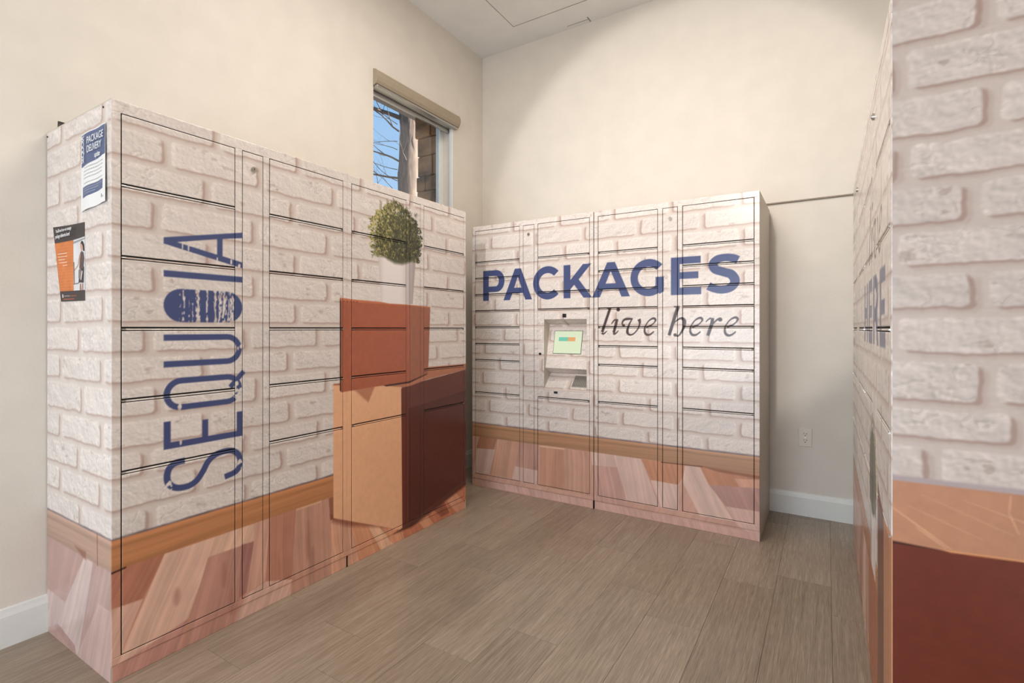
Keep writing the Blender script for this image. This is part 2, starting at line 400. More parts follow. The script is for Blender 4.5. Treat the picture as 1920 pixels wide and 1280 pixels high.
def art_left():
    A = Art(.728, 2.672, 0, 1.926, .00125, 3)
    J = [[.71, 1.065, 1.426, 1.791, 2.15, 2.497], [.89, 1.243, 1.616, 1.975, 2.336], [.68, 1.031, 1.396, 1.749, 2.11, 2.468], [.859, 1.223, 1.585, 1.94, 2.30],
         [.69, 1.045, 1.414, 1.775, 2.13, 2.482], [.861, 1.227, 1.587, 1.94, 2.291], [.70, 1.06, 1.419, 1.78, 2.135, 2.494], [.831, 1.187, 1.531, 1.89, 2.235, 2.581],
         [.68, 1.025, 1.381, 1.72, 2.04, 2.383], [.869, 1.239, 1.577, 1.92, 2.2, 2.494], [.68, 1.031, 1.387, 1.72, 2.0, 2.29, 2.58], [.829, 1.187, 1.534, 1.88], [.66, 1.002, 1.35, 1.69], [.843, 1.19, 1.531, 1.87]]
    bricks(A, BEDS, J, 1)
    G = (.45, 1)
    planks(A, .372, [
        ([(.70, .38), (.895, .37), (.822, .240), (.70, .250)], (176, 108, 84), (.6, 1)),
        ([(.895, .38), (1.075, .38), (.93, 0), (.72, 0), (.779, .129)], (226, 180, 158), G),
        ([(.70, .246), (.822, .240), (.775, .129), (.70, -.05)], (216, 168, 148), G),
        ([(.720, .045), (.968, .101), (.941, -.012), (.70, -.05)], (196, 138, 124), G),
        ([(1.069, .38), (1.039, .299), (1.225, .296), (1.25, .38)], (228, 182, 156), G),
        ([(1.039, .299), (1.222, .296), (1.152, -.01), (.945, -.01)], (190, 134, 118), (.25, 1)),
        ([(1.222, .385), (1.293, .385), (1.275, .115), (1.185, .092), (1.22, .296)], (216, 162, 140), (.2, 1)),
        ([(1.170, .30), (1.222, .296), (1.19, .10), (1.160, .09)], (160, 104, 96), (.2, 1)),
        ([(1.293, .386), (1.416, .373), (1.397, .067), (1.272, .11)], (184, 120, 98), (.02, 1)),
        ([(1.272, .11), (1.397, .067), (1.39, -.01), (1.14, -.01), (1.185, .092)], (220, 174, 156), G),
        ([(1.416, .376), (1.59, .368), (1.612, -.01), (1.39, -.01)], (200, 146, 124), (-.05, 1)),
        ([(1.416, .378), (1.560, .376), (1.545, .362), (1.417, .362)], (228, 176, 140), (1, 0)),
        ([(1.59, .368), (1.66, .370), (1.68, .25), (1.60, .26)], (150, 90, 66), (-.1, 1)),
        ([(1.60, .262), (1.72, .255), (1.80, -.01), (1.61, -.01)], (224, 164, 134), (-.15, 1)),
        ([(1.70, .26), (2.10, .10), (2.15, -.01), (1.78, -.01)], (222, 150, 112), (-.35, 1)),
        ([(1.83, .16), (1.90, .14), (2.02, -.01), (1.93, -.01)], (238, 186, 150), (-.35, 1)),
        ([(2.08, .08), (2.70, .20), (2.70, -.01), (2.10, -.01)], (196, 116, 82), (-.6, 1)),
        ([(2.20, .07), (2.27, .09), (2.36, -.01), (2.27, -.01)], (226, 156, 118), (-.6, 1)),
        ([(2.46, .11), (2.56, .13), (2.70, -.01), (2.58, -.01)], (222, 152, 120), (-.6, 1)),
        ([(2.34, .09), (2.44, .11), (2.50, .02), (2.42, .02)], (140, 72, 52), (-.6, 1)),
    ], (198, 142, 118))
    skirting(A, .471, .369, (192, 130, 88))
    for u, z, l in ((.93, .20, .03), (1.10, .21, .05), (1.13, .09, .05), (1.48, .21, .09), (1.50, .12, .05)):
        A.poly(disc(u, z, .010, l), (150, 96, 82), soft=.02, alpha=.45)
    A.poly([(.728, .366), (.775, .371), (.772, .365), (.728, .360)], (60, 36, 28))
    letters_sequoia(A)
    # shade under the lower carton and the carton itself
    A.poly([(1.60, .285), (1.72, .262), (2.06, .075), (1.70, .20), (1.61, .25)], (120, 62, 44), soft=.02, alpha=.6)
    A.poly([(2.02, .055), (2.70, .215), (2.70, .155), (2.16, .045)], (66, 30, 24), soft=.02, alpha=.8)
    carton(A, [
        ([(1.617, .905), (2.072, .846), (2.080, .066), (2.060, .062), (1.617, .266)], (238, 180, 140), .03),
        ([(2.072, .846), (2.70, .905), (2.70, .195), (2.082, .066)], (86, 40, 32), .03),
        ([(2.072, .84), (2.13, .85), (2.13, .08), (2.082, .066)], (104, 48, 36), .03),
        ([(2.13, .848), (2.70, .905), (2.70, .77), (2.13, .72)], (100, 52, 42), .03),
        ([(1.617, .905), (1.66, .905), (1.95, .87), (2.296, .942), (2.70, .940), (2.70, .905), (2.30, .872), (2.15, .846), (2.085, .842), (1.93, .866), (1.66, .894), (1.617, .898)], (180, 116, 88), .03),
    ])
    A.poly([(1.931, .866), (2.072, .846), (2.080, .838), (2.065, .836), (1.925, .860)], (232, 176, 136), soft=.003)
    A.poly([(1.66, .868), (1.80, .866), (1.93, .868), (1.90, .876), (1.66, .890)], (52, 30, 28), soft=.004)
    A.poly([(1.735, .872), (1.835, .790), (1.880, .872)], (176, 112, 80), soft=.012, alpha=.8)
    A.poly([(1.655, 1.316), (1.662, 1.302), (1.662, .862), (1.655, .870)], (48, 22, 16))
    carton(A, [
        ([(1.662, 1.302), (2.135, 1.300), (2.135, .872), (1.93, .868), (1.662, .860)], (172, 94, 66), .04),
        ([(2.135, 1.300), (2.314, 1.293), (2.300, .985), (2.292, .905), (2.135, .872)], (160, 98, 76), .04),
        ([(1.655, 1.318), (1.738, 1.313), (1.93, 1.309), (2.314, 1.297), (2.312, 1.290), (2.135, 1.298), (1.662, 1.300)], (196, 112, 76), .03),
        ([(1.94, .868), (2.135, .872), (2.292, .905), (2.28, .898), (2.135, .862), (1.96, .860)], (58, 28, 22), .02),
    ])
    for k in range(5): A.poly([(1.675 + k * .02, 1.303), (1.686 + k * .02, 1.302), (1.686 + k * .02, 1.299), (1.675 + k * .02, 1.300)], (96, 44, 30))
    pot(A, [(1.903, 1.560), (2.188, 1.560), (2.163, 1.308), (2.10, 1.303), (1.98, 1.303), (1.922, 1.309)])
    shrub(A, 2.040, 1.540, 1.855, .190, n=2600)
    r = np.random.default_rng(9)
    for u, z in ((2.015, 1.868), (2.0, 1.85), (1.92, 1.835), (2.085, 1.850), (2.15, 1.82), (1.97, 1.85), (2.06, 1.855), (2.12, 1.84)):
        for k in range(9):
            t = k / 9; sd = 1 if k % 2 else -1
            A.poly([(u, z - .045 * t), (u + sd * .006, z - .045 * t + .003), (u + sd * .009, z - .045 * t + .011), (u + sd * .002, z - .045 * t + .007)], (112, 104, 62) if k % 3 else (84, 78, 46))
    A.img = blur(A.img, 1)
    return A

def art_left_side():
    A = Art(-.01, .59, 0, 1.926, .002, 8)
    J = [[.152, .51], [-.03, .33], [.135, .49], [-.05, .305], [.135, .51], [-.03, .325], [.144, .51], [-.04, .309], [.135, .496], [-.02, .335], [.135, .494], [-.04, .302], [.135, .484], [-.03, .315]]
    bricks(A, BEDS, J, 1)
    planks(A, .372, [
        ([(-.03, .38), (.36, .38), (.184, .16), (-.03, .17)], (176, 130, 118), (.5, 1)),
        ([(-.03, .165), (.184, .16), (.10, .05), (-.03, .0)], (208, 172, 162), (.4, 1)),
        ([(.36, .375), (.50, .36), (.30, 0), (.10, .05), (.184, .16)], (216, 186, 176), (.5, 1)),
        ([(.43, .375), (.60, .37), (.60, .235), (.473, .237), (.37, .05), (.30, .0)], (182, 140, 128), (.4, 1)),
        ([(.473, .237), (.60, .235), (.60, 0), (.29, 0)], (204, 166, 154), (.35, 1)),
        ([(.29, -.01), (.076, .04), (.11, .06), (.27, .03)], (176, 128, 118), (.4, 1)),
    ], (190, 146, 132))
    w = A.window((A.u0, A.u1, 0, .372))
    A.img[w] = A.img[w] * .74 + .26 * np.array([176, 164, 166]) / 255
    skirting(A, .471, .366, (178, 142, 122))
    A.poly([(.458, .47), (.464, .47), (.468, .362), (.461, .362)], (130, 84, 62))
    A.poly([(.27, .388), (.368, .388), (.368, .362), (.34, .364)], (140, 90, 70), soft=.012)
    return A

def mapped(px):
    return px

def art_back():
    A = Art(.306, 2.272, 0, 1.926, .00125, 5)
    J = [[.309, .671, 1.039, 1.422, 1.784, 2.165], [.482, .854, 1.221, 1.591, 1.962], [.345, .709, 1.076, 1.44, 1.805, 2.173], [.52, .88, 1.25, 1.615, 1.981],
         [.33, .70, 1.06, 1.43, 1.80, 2.173], [.513, .886, 1.242, 1.613, 1.981], [.33, .696, 1.06, 1.43, 1.79, 2.154], [.595, .93, 1.287, 1.639, 1.985],
         [.425, .758, 1.10, 1.454, 1.801, 2.158], [.557, .901, 1.25, 1.604, 1.958], [.407, .754, 1.10, 1.45, 1.805, 2.158], [.608, .948, 1.287, 1.648, 1.993],
         [.465, .798, 1.135, 1.477, 1.817, 2.158], [.612, .952, 1.292, 1.639, 1.981]]
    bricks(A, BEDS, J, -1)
    planks(A, .372, BACK_PLANKS, (204, 156, 136))
    w = A.window((A.u0, A.u1, 0, .372))
    A.img[w] = A.img[w] * .86 + .14 * np.array([206, 184, 180]) / 255
    skirting(A, .466, .368, (178, 134, 102))
    A.poly([(1.72, .366), (1.96, .372), (1.96, .366), (1.72, .361)], (110, 62, 40), soft=.003)
    A.poly([(1.93, .374), (2.27, .360), (2.27, .345), (2.05, .352)], (130, 76, 50), soft=.008, alpha=.7)
    letters_packages(A)
    letters_live_here(A)
    A.img = blur(A.img, 1)
    return A

def art_right_side():
    A = Art(2.68, 3.30, 0, 1.926, .002, 12)
    beds = [2.01, 1.905, 1.807, 1.698, 1.594, 1.498, 1.399, 1.305, 1.209, 1.111, 1.007, .923, .822]
    J = [[2.70, 3.0], [2.853, 3.15], [2.704, 3.0], [2.862, 3.16], [2.71, 3.01], [2.829, 3.13], [2.69, 3.0], [2.843, 3.14], [2.69, 2.99], [2.856, 3.15], [2.605, 2.908, 3.2], [2.765, 3.06]]
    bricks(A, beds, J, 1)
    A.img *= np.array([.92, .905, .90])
    A.poly([(2.6, .836), (2.914, .838), (3.4, .842), (3.4, .826), (2.914, .824), (2.6, .819)], (176, 160, 160), soft=.006)
    carton(A, [([(2.6, .823), (3.4, .832), (3.4, .696), (2.914, .692), (2.796, .684), (2.6, .684)], (188, 134, 104), .04),
               ([(2.6, .684), (2.796, .684), (2.914, .692), (3.4, .696), (3.4, -.1), (2.6, -.1)], (108, 46, 32), .05)])
    r = A.rng
    for (a, b, c) in (((2.69, .768), (2.80, .690), (232, 178, 138)), ((2.725, .772), (2.85, .722), (206, 154, 122)), ((2.75, .80), (2.90, .74), (204, 150, 120)), ((2.82, .80), (3.0, .745), (206, 156, 124)),
                      ((2.896, .822), (2.893, .785), (222, 174, 136)), ((2.893, .785), (2.908, .745), (222, 174, 136)), ((2.74, .726), (2.792, .690), (222, 176, 144))):
        A.poly(thick([a, ((a[0] + b[0]) / 2, (a[1] + b[1]) / 2), b], [.0015, .003, .0015]), c, soft=.003, alpha=.8)
    A.poly([(2.6, .689), (2.72, .686), (2.796, .683), (2.6, .678)], (66, 30, 22))
    A.poly([(2.78, .686), (2.914, .693), (3.4, .699), (3.4, .695), (2.914, .689), (2.80, .682)], (214, 150, 104))
    return A

def art_right_front():
    """u runs along the wall (y), text reads from far to near"""
    A = Art(1.43, 3.15, 0, 1.926, .0025, 14)
    J = []
    for k in range(14):
        o = (.18 if k % 2 else 0) + .02 * math.sin(k * 2.1)
        J.append([1.5 + o + .36 * q for q in range(5)])
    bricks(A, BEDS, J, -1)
    planks(A, .372, [([(1.9 + k * .2, .38), (2.02 + k * .2, .38), (2.12 + k * .22, 0), (1.92 + k * .22, 0)], c, (.4, 1)) for k, c in enumerate(((216, 176, 158), (190, 140, 120), (222, 184, 168), (176, 120, 98), (206, 160, 140)))], (204, 156, 136))
    skirting(A, .469, .368)
    # lettering: mirrored so that it reads from the aisle
    def M(pts, u_right): return [(u_right - x, z) for x, z in pts]
    H = lambda x: [[(x, 1.12), (x, 1.33), (x + .05, 1.33), (x + .05, 1.245), (x + .13, 1.245), (x + .13, 1.33), (x + .18, 1.33), (x + .18, 1.12), (x + .13, 1.12), (x + .13, 1.205), (x + .05, 1.205), (x + .05, 1.12)]]
    Ef = lambda x: [[(x, 1.12), (x, 1.33), (x + .16, 1.33), (x + .16, 1.29), (x + .05, 1.29), (x + .05, 1.245), (x + .145, 1.245), (x + .145, 1.205), (x + .05, 1.205), (x + .05, 1.16), (x + .16, 1.16), (x + .16, 1.12)]]
    R = lambda x: [[(x, 1.12), (x, 1.33), (x + .11, 1.33), (x + .17, 1.30), (x + .18, 1.25), (x + .15, 1.21), (x + .19, 1.12), (x + .135, 1.12), (x + .10, 1.19), (x + .05, 1.19), (x + .05, 1.12)], [(x + .05, 1.29), (x + .10, 1.29), (x + .13, 1.262), (x + .10, 1.232), (x + .05, 1.232)]]
    for g, x in ((H, 0), (Ef, .225), (R, .425), (Ef, .655)):
        r = [M(p, 2.39) for p in g(x)]
        A.poly(r[0], BLUE, holes=r[1:])
    A.union([[(2.15 - (x - 1.337) * 1.35, 1.385 + (z - 1.13) * 1.1) for x, z in p] for p in script_words()[0]], BROWN)
    pot(A, [(1.86, .60), (2.10, .60), (2.07, .36), (1.89, .36)])
    carton(A, [([(1.40, .70), (1.62, .68), (1.80, .73), (1.80, .0), (1.40, .0)], (196, 136, 100), .03), ([(1.62, .68), (1.80, .73), (1.80, 0), (1.62, 0)], (112, 60, 42), .03),
               ([(1.80, .40), (2.16, .40), (2.16, .0), (1.80, .0)], (172, 98, 66), .03)])
    shrub(A, 1.98, .59, .90, .14, n=500)
    return A
# ---------------------------------------------------------------- materials
def mat(name, color, rough=.5, metal=0.0, spec=.5, noise=None, bump=None, emit=None):
    """colour is sRGB 0-255; noise = (scale, amount, stretch xyz); bump = (scale, strength)"""
    m = bpy.data.materials.new(name); m.use_nodes = True
    nt = m.node_tree; b = nt.nodes['Principled BSDF']
    lin = [((c / 255) / 12.92 if c / 255 <= .04045 else (((c / 255) + .055) / 1.055) ** 2.4) for c in color]
    b.inputs['Base Color'].default_value = (*lin, 1)
    b.inputs['Roughness'].default_value = rough; b.inputs['Metallic'].default_value = metal
    b.inputs['Specular IOR Level'].default_value = spec
    tcn = nt.nodes.new('ShaderNodeTexCoord'); mp = nt.nodes.new('ShaderNodeMapping')
    nt.links.new(tcn.outputs['Object'], mp.inputs[0])
    n = nt.nodes.new('ShaderNodeTexNoise'); nt.links.new(mp.outputs[0], n.inputs['Vector'])
    sc, am, st = noise if noise else (6, .03, (1, 1, 1))
    mp.inputs['Scale'].default_value = st; n.inputs['Scale'].default_value = sc; n.inputs['Detail'].default_value = 5
    mr = nt.nodes.new('ShaderNodeMapRange'); mr.inputs['To Min'].default_value = 1 - am; mr.inputs['To Max'].default_value = 1 + am
    mr.inputs['From Min'].default_value = .3; mr.inputs['From Max'].default_value = .7
    nt.links.new(n.outputs[0], mr.inputs[0])
    vm = nt.nodes.new('ShaderNodeVectorMath'); vm.operation = 'SCALE'; vm.inputs[0].default_value = lin
    nt.links.new(mr.outputs[0], vm.inputs['Scale']); nt.links.new(vm.outputs[0], b.inputs['Base Color'])
    if bump:
        n2 = nt.nodes.new('ShaderNodeTexNoise'); n2.inputs['Scale'].default_value = bump[0]; n2.inputs['Detail'].default_value = 4
        nt.links.new(mp.outputs[0], n2.inputs['Vector'])
        bp = nt.nodes.new('ShaderNodeBump'); bp.inputs['Strength'].default_value = bump[1]; bp.inputs['Distance'].default_value = .004
        nt.links.new(n2.outputs[0], bp.inputs['Height']); nt.links.new(bp.outputs[0], b.inputs['Normal'])
    if emit:
        vm.inputs[0].default_value = [c * .15 for c in lin]
        b.inputs['Emission Color'].default_value = (*lin, 1); b.inputs['Emission Strength'].default_value = emit
    return m

def print_mat(name, rough, bump=.05):
    m = mat(name, (200, 200, 200), rough, bump=(220, bump)); nt = m.node_tree; b = nt.nodes['Principled BSDF']
    a = nt.nodes.new('ShaderNodeAttribute'); a.attribute_name = 'print'
    nt.links.new(a.outputs['Color'], b.inputs['Base Color'])
    return m
M = dict(
    wrap=print_mat('printed_vinyl_wrap', .24), paper_print=print_mat('printed_paper', .55, .02),
    wall=mat('warm_white_wall_paint', (226, 217, 206), .75, bump=(90, .18)),
    ceiling=mat('white_ceiling_paint', (230, 227, 224), .85, bump=(60, .15)),
    trim=mat('white_trim_paint', (232, 232, 228), .38),
    steel=mat('light_grey_powder_coated_steel', (196, 186, 172), .42, noise=(30, .02, (1, 1, 1))),
    rail=mat('pale_steel_shelf_edge', (205, 192, 182), .35),
    dark=mat('black_gap_shade', (16, 14, 13), .7), black=mat('black_plastic', (14, 13, 14), .35),  # dark: black stands in for shade in the door gaps and unit seams
    chrome=mat('brushed_nickel', (190, 186, 180), .25, metal=1), key=mat('grey_keypad_metal', (176, 172, 164), .5, metal=.3),
    vinyl=mat('white_window_vinyl', (238, 238, 234), .35), alu=mat('brushed_aluminium', (178, 176, 172), .3, metal=.8, noise=(8, .05, (1, 20, 1))),
    blind=mat('taupe_woven_blind_fabric', (168, 152, 132), .65, noise=(40, .14, (40, .6, 40)), bump=(60, .2)),
    bark=mat('grey_brown_bark', (104, 88, 78), .9, noise=(7, .45, (3, 3, .6)), bump=(9, 1.0)), twig=mat('dark_twig_bark', (92, 76, 68), .85),
    stone=mat('dark_brown_ledge_stone', (146, 104, 70), .9, noise=(4, .75, (1, 1, 1.6)), bump=(16, 1.0)),
    eave=mat('brown_soffit_paint', (120, 112, 108), .7), ivory=mat('ivory_plastic', (224, 214, 198), .35), slot=mat('black_slot', (22, 18, 16), .6),
    cable=mat('brown_cable_jacket', (146, 132, 118), .5), grout=mat('dark_floor_joint', (88, 72, 60), .8), teal=mat('teal_screen_bar', (120, 205, 180), .5, emit=.80), orange=mat('orange_screen_bar', (238, 170, 110), .5, emit=.80),
    screen=mat('lit_pale_screen', (228, 240, 205), .3, emit=.80, noise=(2, .01, (1, 1, 1))), white_ink=mat('white_ink', (232, 232, 232), .6), orange_ink=mat('orange_ink', (214, 120, 60), .6),
    asphalt=mat('pale_gravel_ground', (150, 140, 124), .9),
)
# glass
g = bpy.data.materials.new('window_glass'); g.use_nodes = True; gb = g.node_tree.nodes['Principled BSDF']
gb.inputs['Transmission Weight'].default_value = 1; gb.inputs['Roughness'].default_value = 0; gb.inputs['IOR'].default_value = 1.45
gb.inputs['Base Color'].default_value = (.93, .96, 1, 1); M['glass'] = g

def floor_material():
    m = bpy.data.materials.new('grey_brown_wood_look_tile'); m.use_nodes = True; nt = m.node_tree; N = nt.nodes; L = nt.links
    b = N['Principled BSDF']; t = N.new('ShaderNodeTexCoord'); at = N.new('ShaderNodeAttribute'); at.attribute_name = 'tile'
    def noise(scale, st, det=3):
        mp = N.new('ShaderNodeMapping'); mp.inputs['Scale'].default_value = st
        ad = N.new('ShaderNodeVectorMath'); ad.operation = 'ADD'
        L.new(t.outputs['Object'], ad.inputs[0]); s = N.new('ShaderNodeVectorMath'); s.operation = 'SCALE'; s.inputs['Scale'].default_value = 7
        L.new(at.outputs['Color'], s.inputs[0]); L.new(s.outputs[0], ad.inputs[1]); L.new(ad.outputs[0], mp.inputs[0])
        n = N.new('ShaderNodeTexNoise'); n.inputs['Scale'].default_value = scale; n.inputs['Detail'].default_value = det
        L.new(mp.outputs[0], n.inputs['Vector']); return n
    a1 = noise(1, (260, 5, 1)); a2 = noise(1, (70, 1.6, 1)); a3 = noise(3, (1, 1, 1)); a4 = noise(1, (520, 16, 1), 2)
    def mul(x, k):
        q = N.new('ShaderNodeMath'); q.operation = 'MULTIPLY_ADD'; L.new(x, q.inputs[0]); q.inputs[1].default_value = k; q.inputs[2].default_value = -k / 2; return q
    def add(x, y):
        q = N.new('ShaderNodeMath'); q.operation = 'ADD'; L.new(x, q.inputs[0]); L.new(y, q.inputs[1]); return q
    tot = add(add(mul(a1.outputs[0], .75).outputs[0], mul(a2.outputs[0], .4).outputs[0]).outputs[0], add(mul(a3.outputs[0], .25).outputs[0], mul(a4.outputs[0], .8).outputs[0]).outputs[0])
    tl = add(tot.outputs[0], mul(at.outputs['Fac'], .16).outputs[0])
    o = N.new('ShaderNodeMath'); o.operation = 'ADD'; L.new(tl.outputs[0], o.inputs[0]); o.inputs[1].default_value = .5
    r = N.new('ShaderNodeValToRGB'); L.new(o.outputs[0], r.inputs[0])
    e = r.color_ramp.elements; e[0].position = .12; e[0].color = (.165, .122, .086, 1); e[1].position = .88; e[1].color = (.44, .355, .275, 1)
    k = e.new(.5); k.color = (.290, .226, .166, 1)
    L.new(r.outputs[0], b.inputs['Base Color']); b.inputs['Roughness'].default_value = .30
    bp = N.new('ShaderNodeBump'); bp.inputs['Strength'].default_value = .12; bp.inputs['Distance'].default_value = .002
    L.new(a1.outputs[0], bp.inputs['Height']); L.new(bp.outputs[0], b.inputs['Normal'])
    return m
M['floor'] = floor_material()

# ---------------------------------------------------------------- mesh helpers
class MB:
    def __init__(s): s.v = []; s.f = []
    def box(s, x0, x1, y0, y1, z0, z1):
        n = len(s.v); s.v += [(x, y, z) for z in (z0, z1) for y in (y0, y1) for x in (x0, x1)]
        s.f += [tuple(n + i for i in q) for q in ((0, 2, 3, 1), (4, 5, 7, 6), (0, 1, 5, 4), (2, 6, 7, 3), (0, 4, 6, 2), (1, 3, 7, 5))]
        return s
    def quad(s, *p):
        n = len(s.v); s.v += list(p); s.f.append(tuple(range(n, n + len(p)))); return s
    def tube(s, pts, rad, n=10, cap=True):
        P = [Vector(p) for p in pts]; R = [rad] * len(P) if not hasattr(rad, '__len__') else rad
        base = len(s.v)
        for i, p in enumerate(P):
            t = (P[min(i + 1, len(P) - 1)] - P[max(i - 1, 0)]).normalized()
            a = t.orthogonal().normalized() if i == 0 else (pa - t * pa.dot(t)).normalized()
            pa = a; b = t.cross(a)
            for k in range(n):
                q = 2 * math.pi * k / n; s.v.append(tuple(p + (a * math.cos(q) + b * math.sin(q)) * R[i]))
        for i in range(len(P) - 1):
            for k in range(n):
                s.f.append((base + i * n + k, base + i * n + (k + 1) % n, base + (i + 1) * n + (k + 1) % n, base + (i + 1) * n + k))
        if cap:
            s.f.append(tuple(base + k for k in range(n))[::-1]); s.f.append(tuple(base + (len(P) - 1) * n + k for k in range(n)))
        return s
    def prism(s, prof, axis, a, b):
        """extrude a closed profile along axis 'x' (profile in y,z) or 'y' (profile in x,z)"""
        n = len(prof); base = len(s.v)
        for t in (a, b):
            for p in prof: s.v.append((t, p[0], p[1]) if axis == 'x' else (p[0], t, p[1]))
        for k in range(n): s.f.append((base + k, base + (k + 1) % n, base + n + (k + 1) % n, base + n + k))
        s.f.append(tuple(base + k for k in range(n))[::-1]); s.f.append(tuple(base + n + k for k in range(n)))
        return s
    def build(s, name, m, parent=None, smooth=False, bevel=0):
        me = bpy.data.meshes.new(name); me.from_pydata([tuple(p) for p in s.v], [], s.f); me.update()
        o = bpy.data.objects.new(name, me); COL.objects.link(o); me.materials.append(M[m] if isinstance(m, str) else m)
        if parent: o.parent = parent
        import bmesh
        bm = bmesh.new(); bm.from_mesh(me); bmesh.ops.recalc_face_normals(bm, faces=bm.faces); bm.to_mesh(me); bm.free()
        if smooth:
            for p in me.polygons: p.use_smooth = True
        if bevel:
            b = o.modifiers.new('bevel', 'BEVEL'); b.width = bevel; b.segments = 2; b.limit_method = 'ANGLE'
        return o

def tag(o, label=None, cat=None, group=None, kind=None):
    for k, v in (('label', label), ('category', cat), ('group', group), ('kind', kind)):
        if v: o[k] = v
    return o
def thing(name, label, cat, loc=(0, 0, 0), rz=0, group=None):
    o = bpy.data.objects.new(name, None); COL.objects.link(o); o.location = loc; o.rotation_euler = (0, 0, rz); o.empty_display_size = .1
    return tag(o, label, cat, group)
def struct(name, mb, m, **kw): return tag(mb.build(name, m, **kw), kind='structure')

def printed(name, rects, art, ufun, step, parent, m='wrap', depth=0.0, place=None):
    """flat printed sheet(s): rects (a0, a1, z0, z1) in local face coordinates, colour sampled from the artwork.
    depth > 0 gives folded edges. place maps (a, z, d) arrays to local xyz"""
    V = []; F = []; C = []; n0 = 0
    place = place or (lambda a, z, d: np.stack([a, d, z], 1))
    for (a0, a1, z0, z1) in rects:
        na = max(2, int(math.ceil((a1 - a0) / step)) + 1); nz = max(2, int(math.ceil((z1 - z0) / step)) + 1)
        ga, gz = np.meshgrid(np.linspace(a0, a1, na), np.linspace(z0, z1, nz)); ga = ga.ravel(); gz = gz.ravel()
        V.append(place(ga, gz, np.zeros_like(ga))); C.append(art.sample(ufun(ga), gz))
        i = np.arange((nz - 1) * na).reshape(nz - 1, na)[:, :-1].ravel()
        F.append(np.stack([i, i + 1, i + na + 1, i + na], 1) + n0); n0 += len(ga)
        if depth:
            ia = np.arange(na); iz = np.arange(nz) * na
            ring = np.concatenate([ia, iz[1:] + na - 1, (iz[-1] + ia[::-1])[1:], iz[::-1][1:-1]])
            ra, rz_ = ga[ring], gz[ring]
            V.append(place(ra, rz_, np.full_like(ra, depth))); C.append(art.sample(ufun(ra), rz_))
            k = np.arange(len(ring)); kn = (k + 1) % len(ring); o0 = n0 - len(ga)
            F.append(np.stack([ring[k] + o0, k + n0, kn + n0, ring[kn] + o0], 1)); n0 += len(ring)
    V = np.concatenate(V); F = np.concatenate(F); C = np.concatenate(C)
    me = bpy.data.meshes.new(name)
    me.vertices.add(len(V)); me.vertices.foreach_set('co', V.astype(np.float32).ravel())
    me.loops.add(F.size); me.loops.foreach_set('vertex_index', F.astype(np.int32).ravel())
    me.polygons.add(len(F)); me.polygons.foreach_set('loop_start', np.arange(0, F.size, 4, dtype=np.int32))
    me.update(calc_edges=True)
    at = me.color_attributes.new('print', 'BYTE_COLOR', 'POINT')
    at.data.foreach_set('color_srgb', np.concatenate([np.clip(C, 0, 1), np.ones((len(C), 1))], 1).astype(np.float32).ravel())
    me.materials.append(M[m])
    o = bpy.data.objects.new(name, me); COL.objects.link(o)
    if parent: o.parent = parent
    return o

def writing(name, text, size, m, parent, loc, rot, spacing=1.0, xs=1.0):
    cu = bpy.data.curves.new(name, 'FONT'); cu.body = text; cu.size = size; cu.extrude = .0001; cu.space_character = spacing
    t = bpy.data.objects.new(name, cu); COL.objects.link(t)
    dg = bpy.context.evaluated_depsgraph_get(); me = bpy.data.meshes.new_from_object(t.evaluated_get(dg))
    bpy.data.objects.remove(t)
    o = bpy.data.objects.new(name, me); COL.objects.link(o); me.materials.clear(); me.materials.append(M[m])
    o.parent = parent; o.location = loc; o.rotation_euler = rot; o.scale = (xs, 1, 1)
    return o

# ---------------------------------------------------------------- room shell
X1, Y0, Y1, H = 3.276, -2.62, 3.672, 3.54
WY0, WY1, WZ0, WZ1 = 2.403, 3.262, 1.62, 2.905
struct('wall_left', MB().box(-.16, 0, Y0, WY0, 0, H).box(-.16, 0, WY1, Y1 + .16, 0, H).box(-.16, 0, WY0, WY1, 0, WZ0).box(-.16, 0, WY0, WY1, WZ1, H), 'wall')
struct('wall_back', MB().box(0, X1, Y1, Y1 + .16, 0, H), 'wall')
struct('wall_right', MB().box(X1, X1 + .16, Y0, Y1 + .16, 0, H), 'wall')
struct('wall_front', MB().box(-.16, X1 + .16, Y0 - .16, Y0, 0, H), 'wall')
struct('ceiling', MB().box(-.16, X1 + .16, Y0 - .16, Y1 + .16, H, H + .14), 'ceiling')
# attic hatch outline: four thin raised beads
hb = MB()
for a in ((.475, 1.165, 3.409, 3.414), (.475, 1.165, 2.74, 2.745), (.475, .480, 2.745, 3.409), (1.160, 1.165, 2.745, 3.409)): hb.box(*a, H - .0012, H)
struct('trim_1', hb, mat('grey_hatch_joint', (150, 142, 132), .8))
hb = MB().box(.84, 1.02, 3.628, 3.632, H - .0012, H).box(1.018, 1.024, 3.60, 3.665, H - .0025, H)
struct('trim_2', hb, mat('grey_ceiling_crack', (140, 132, 122), .8))

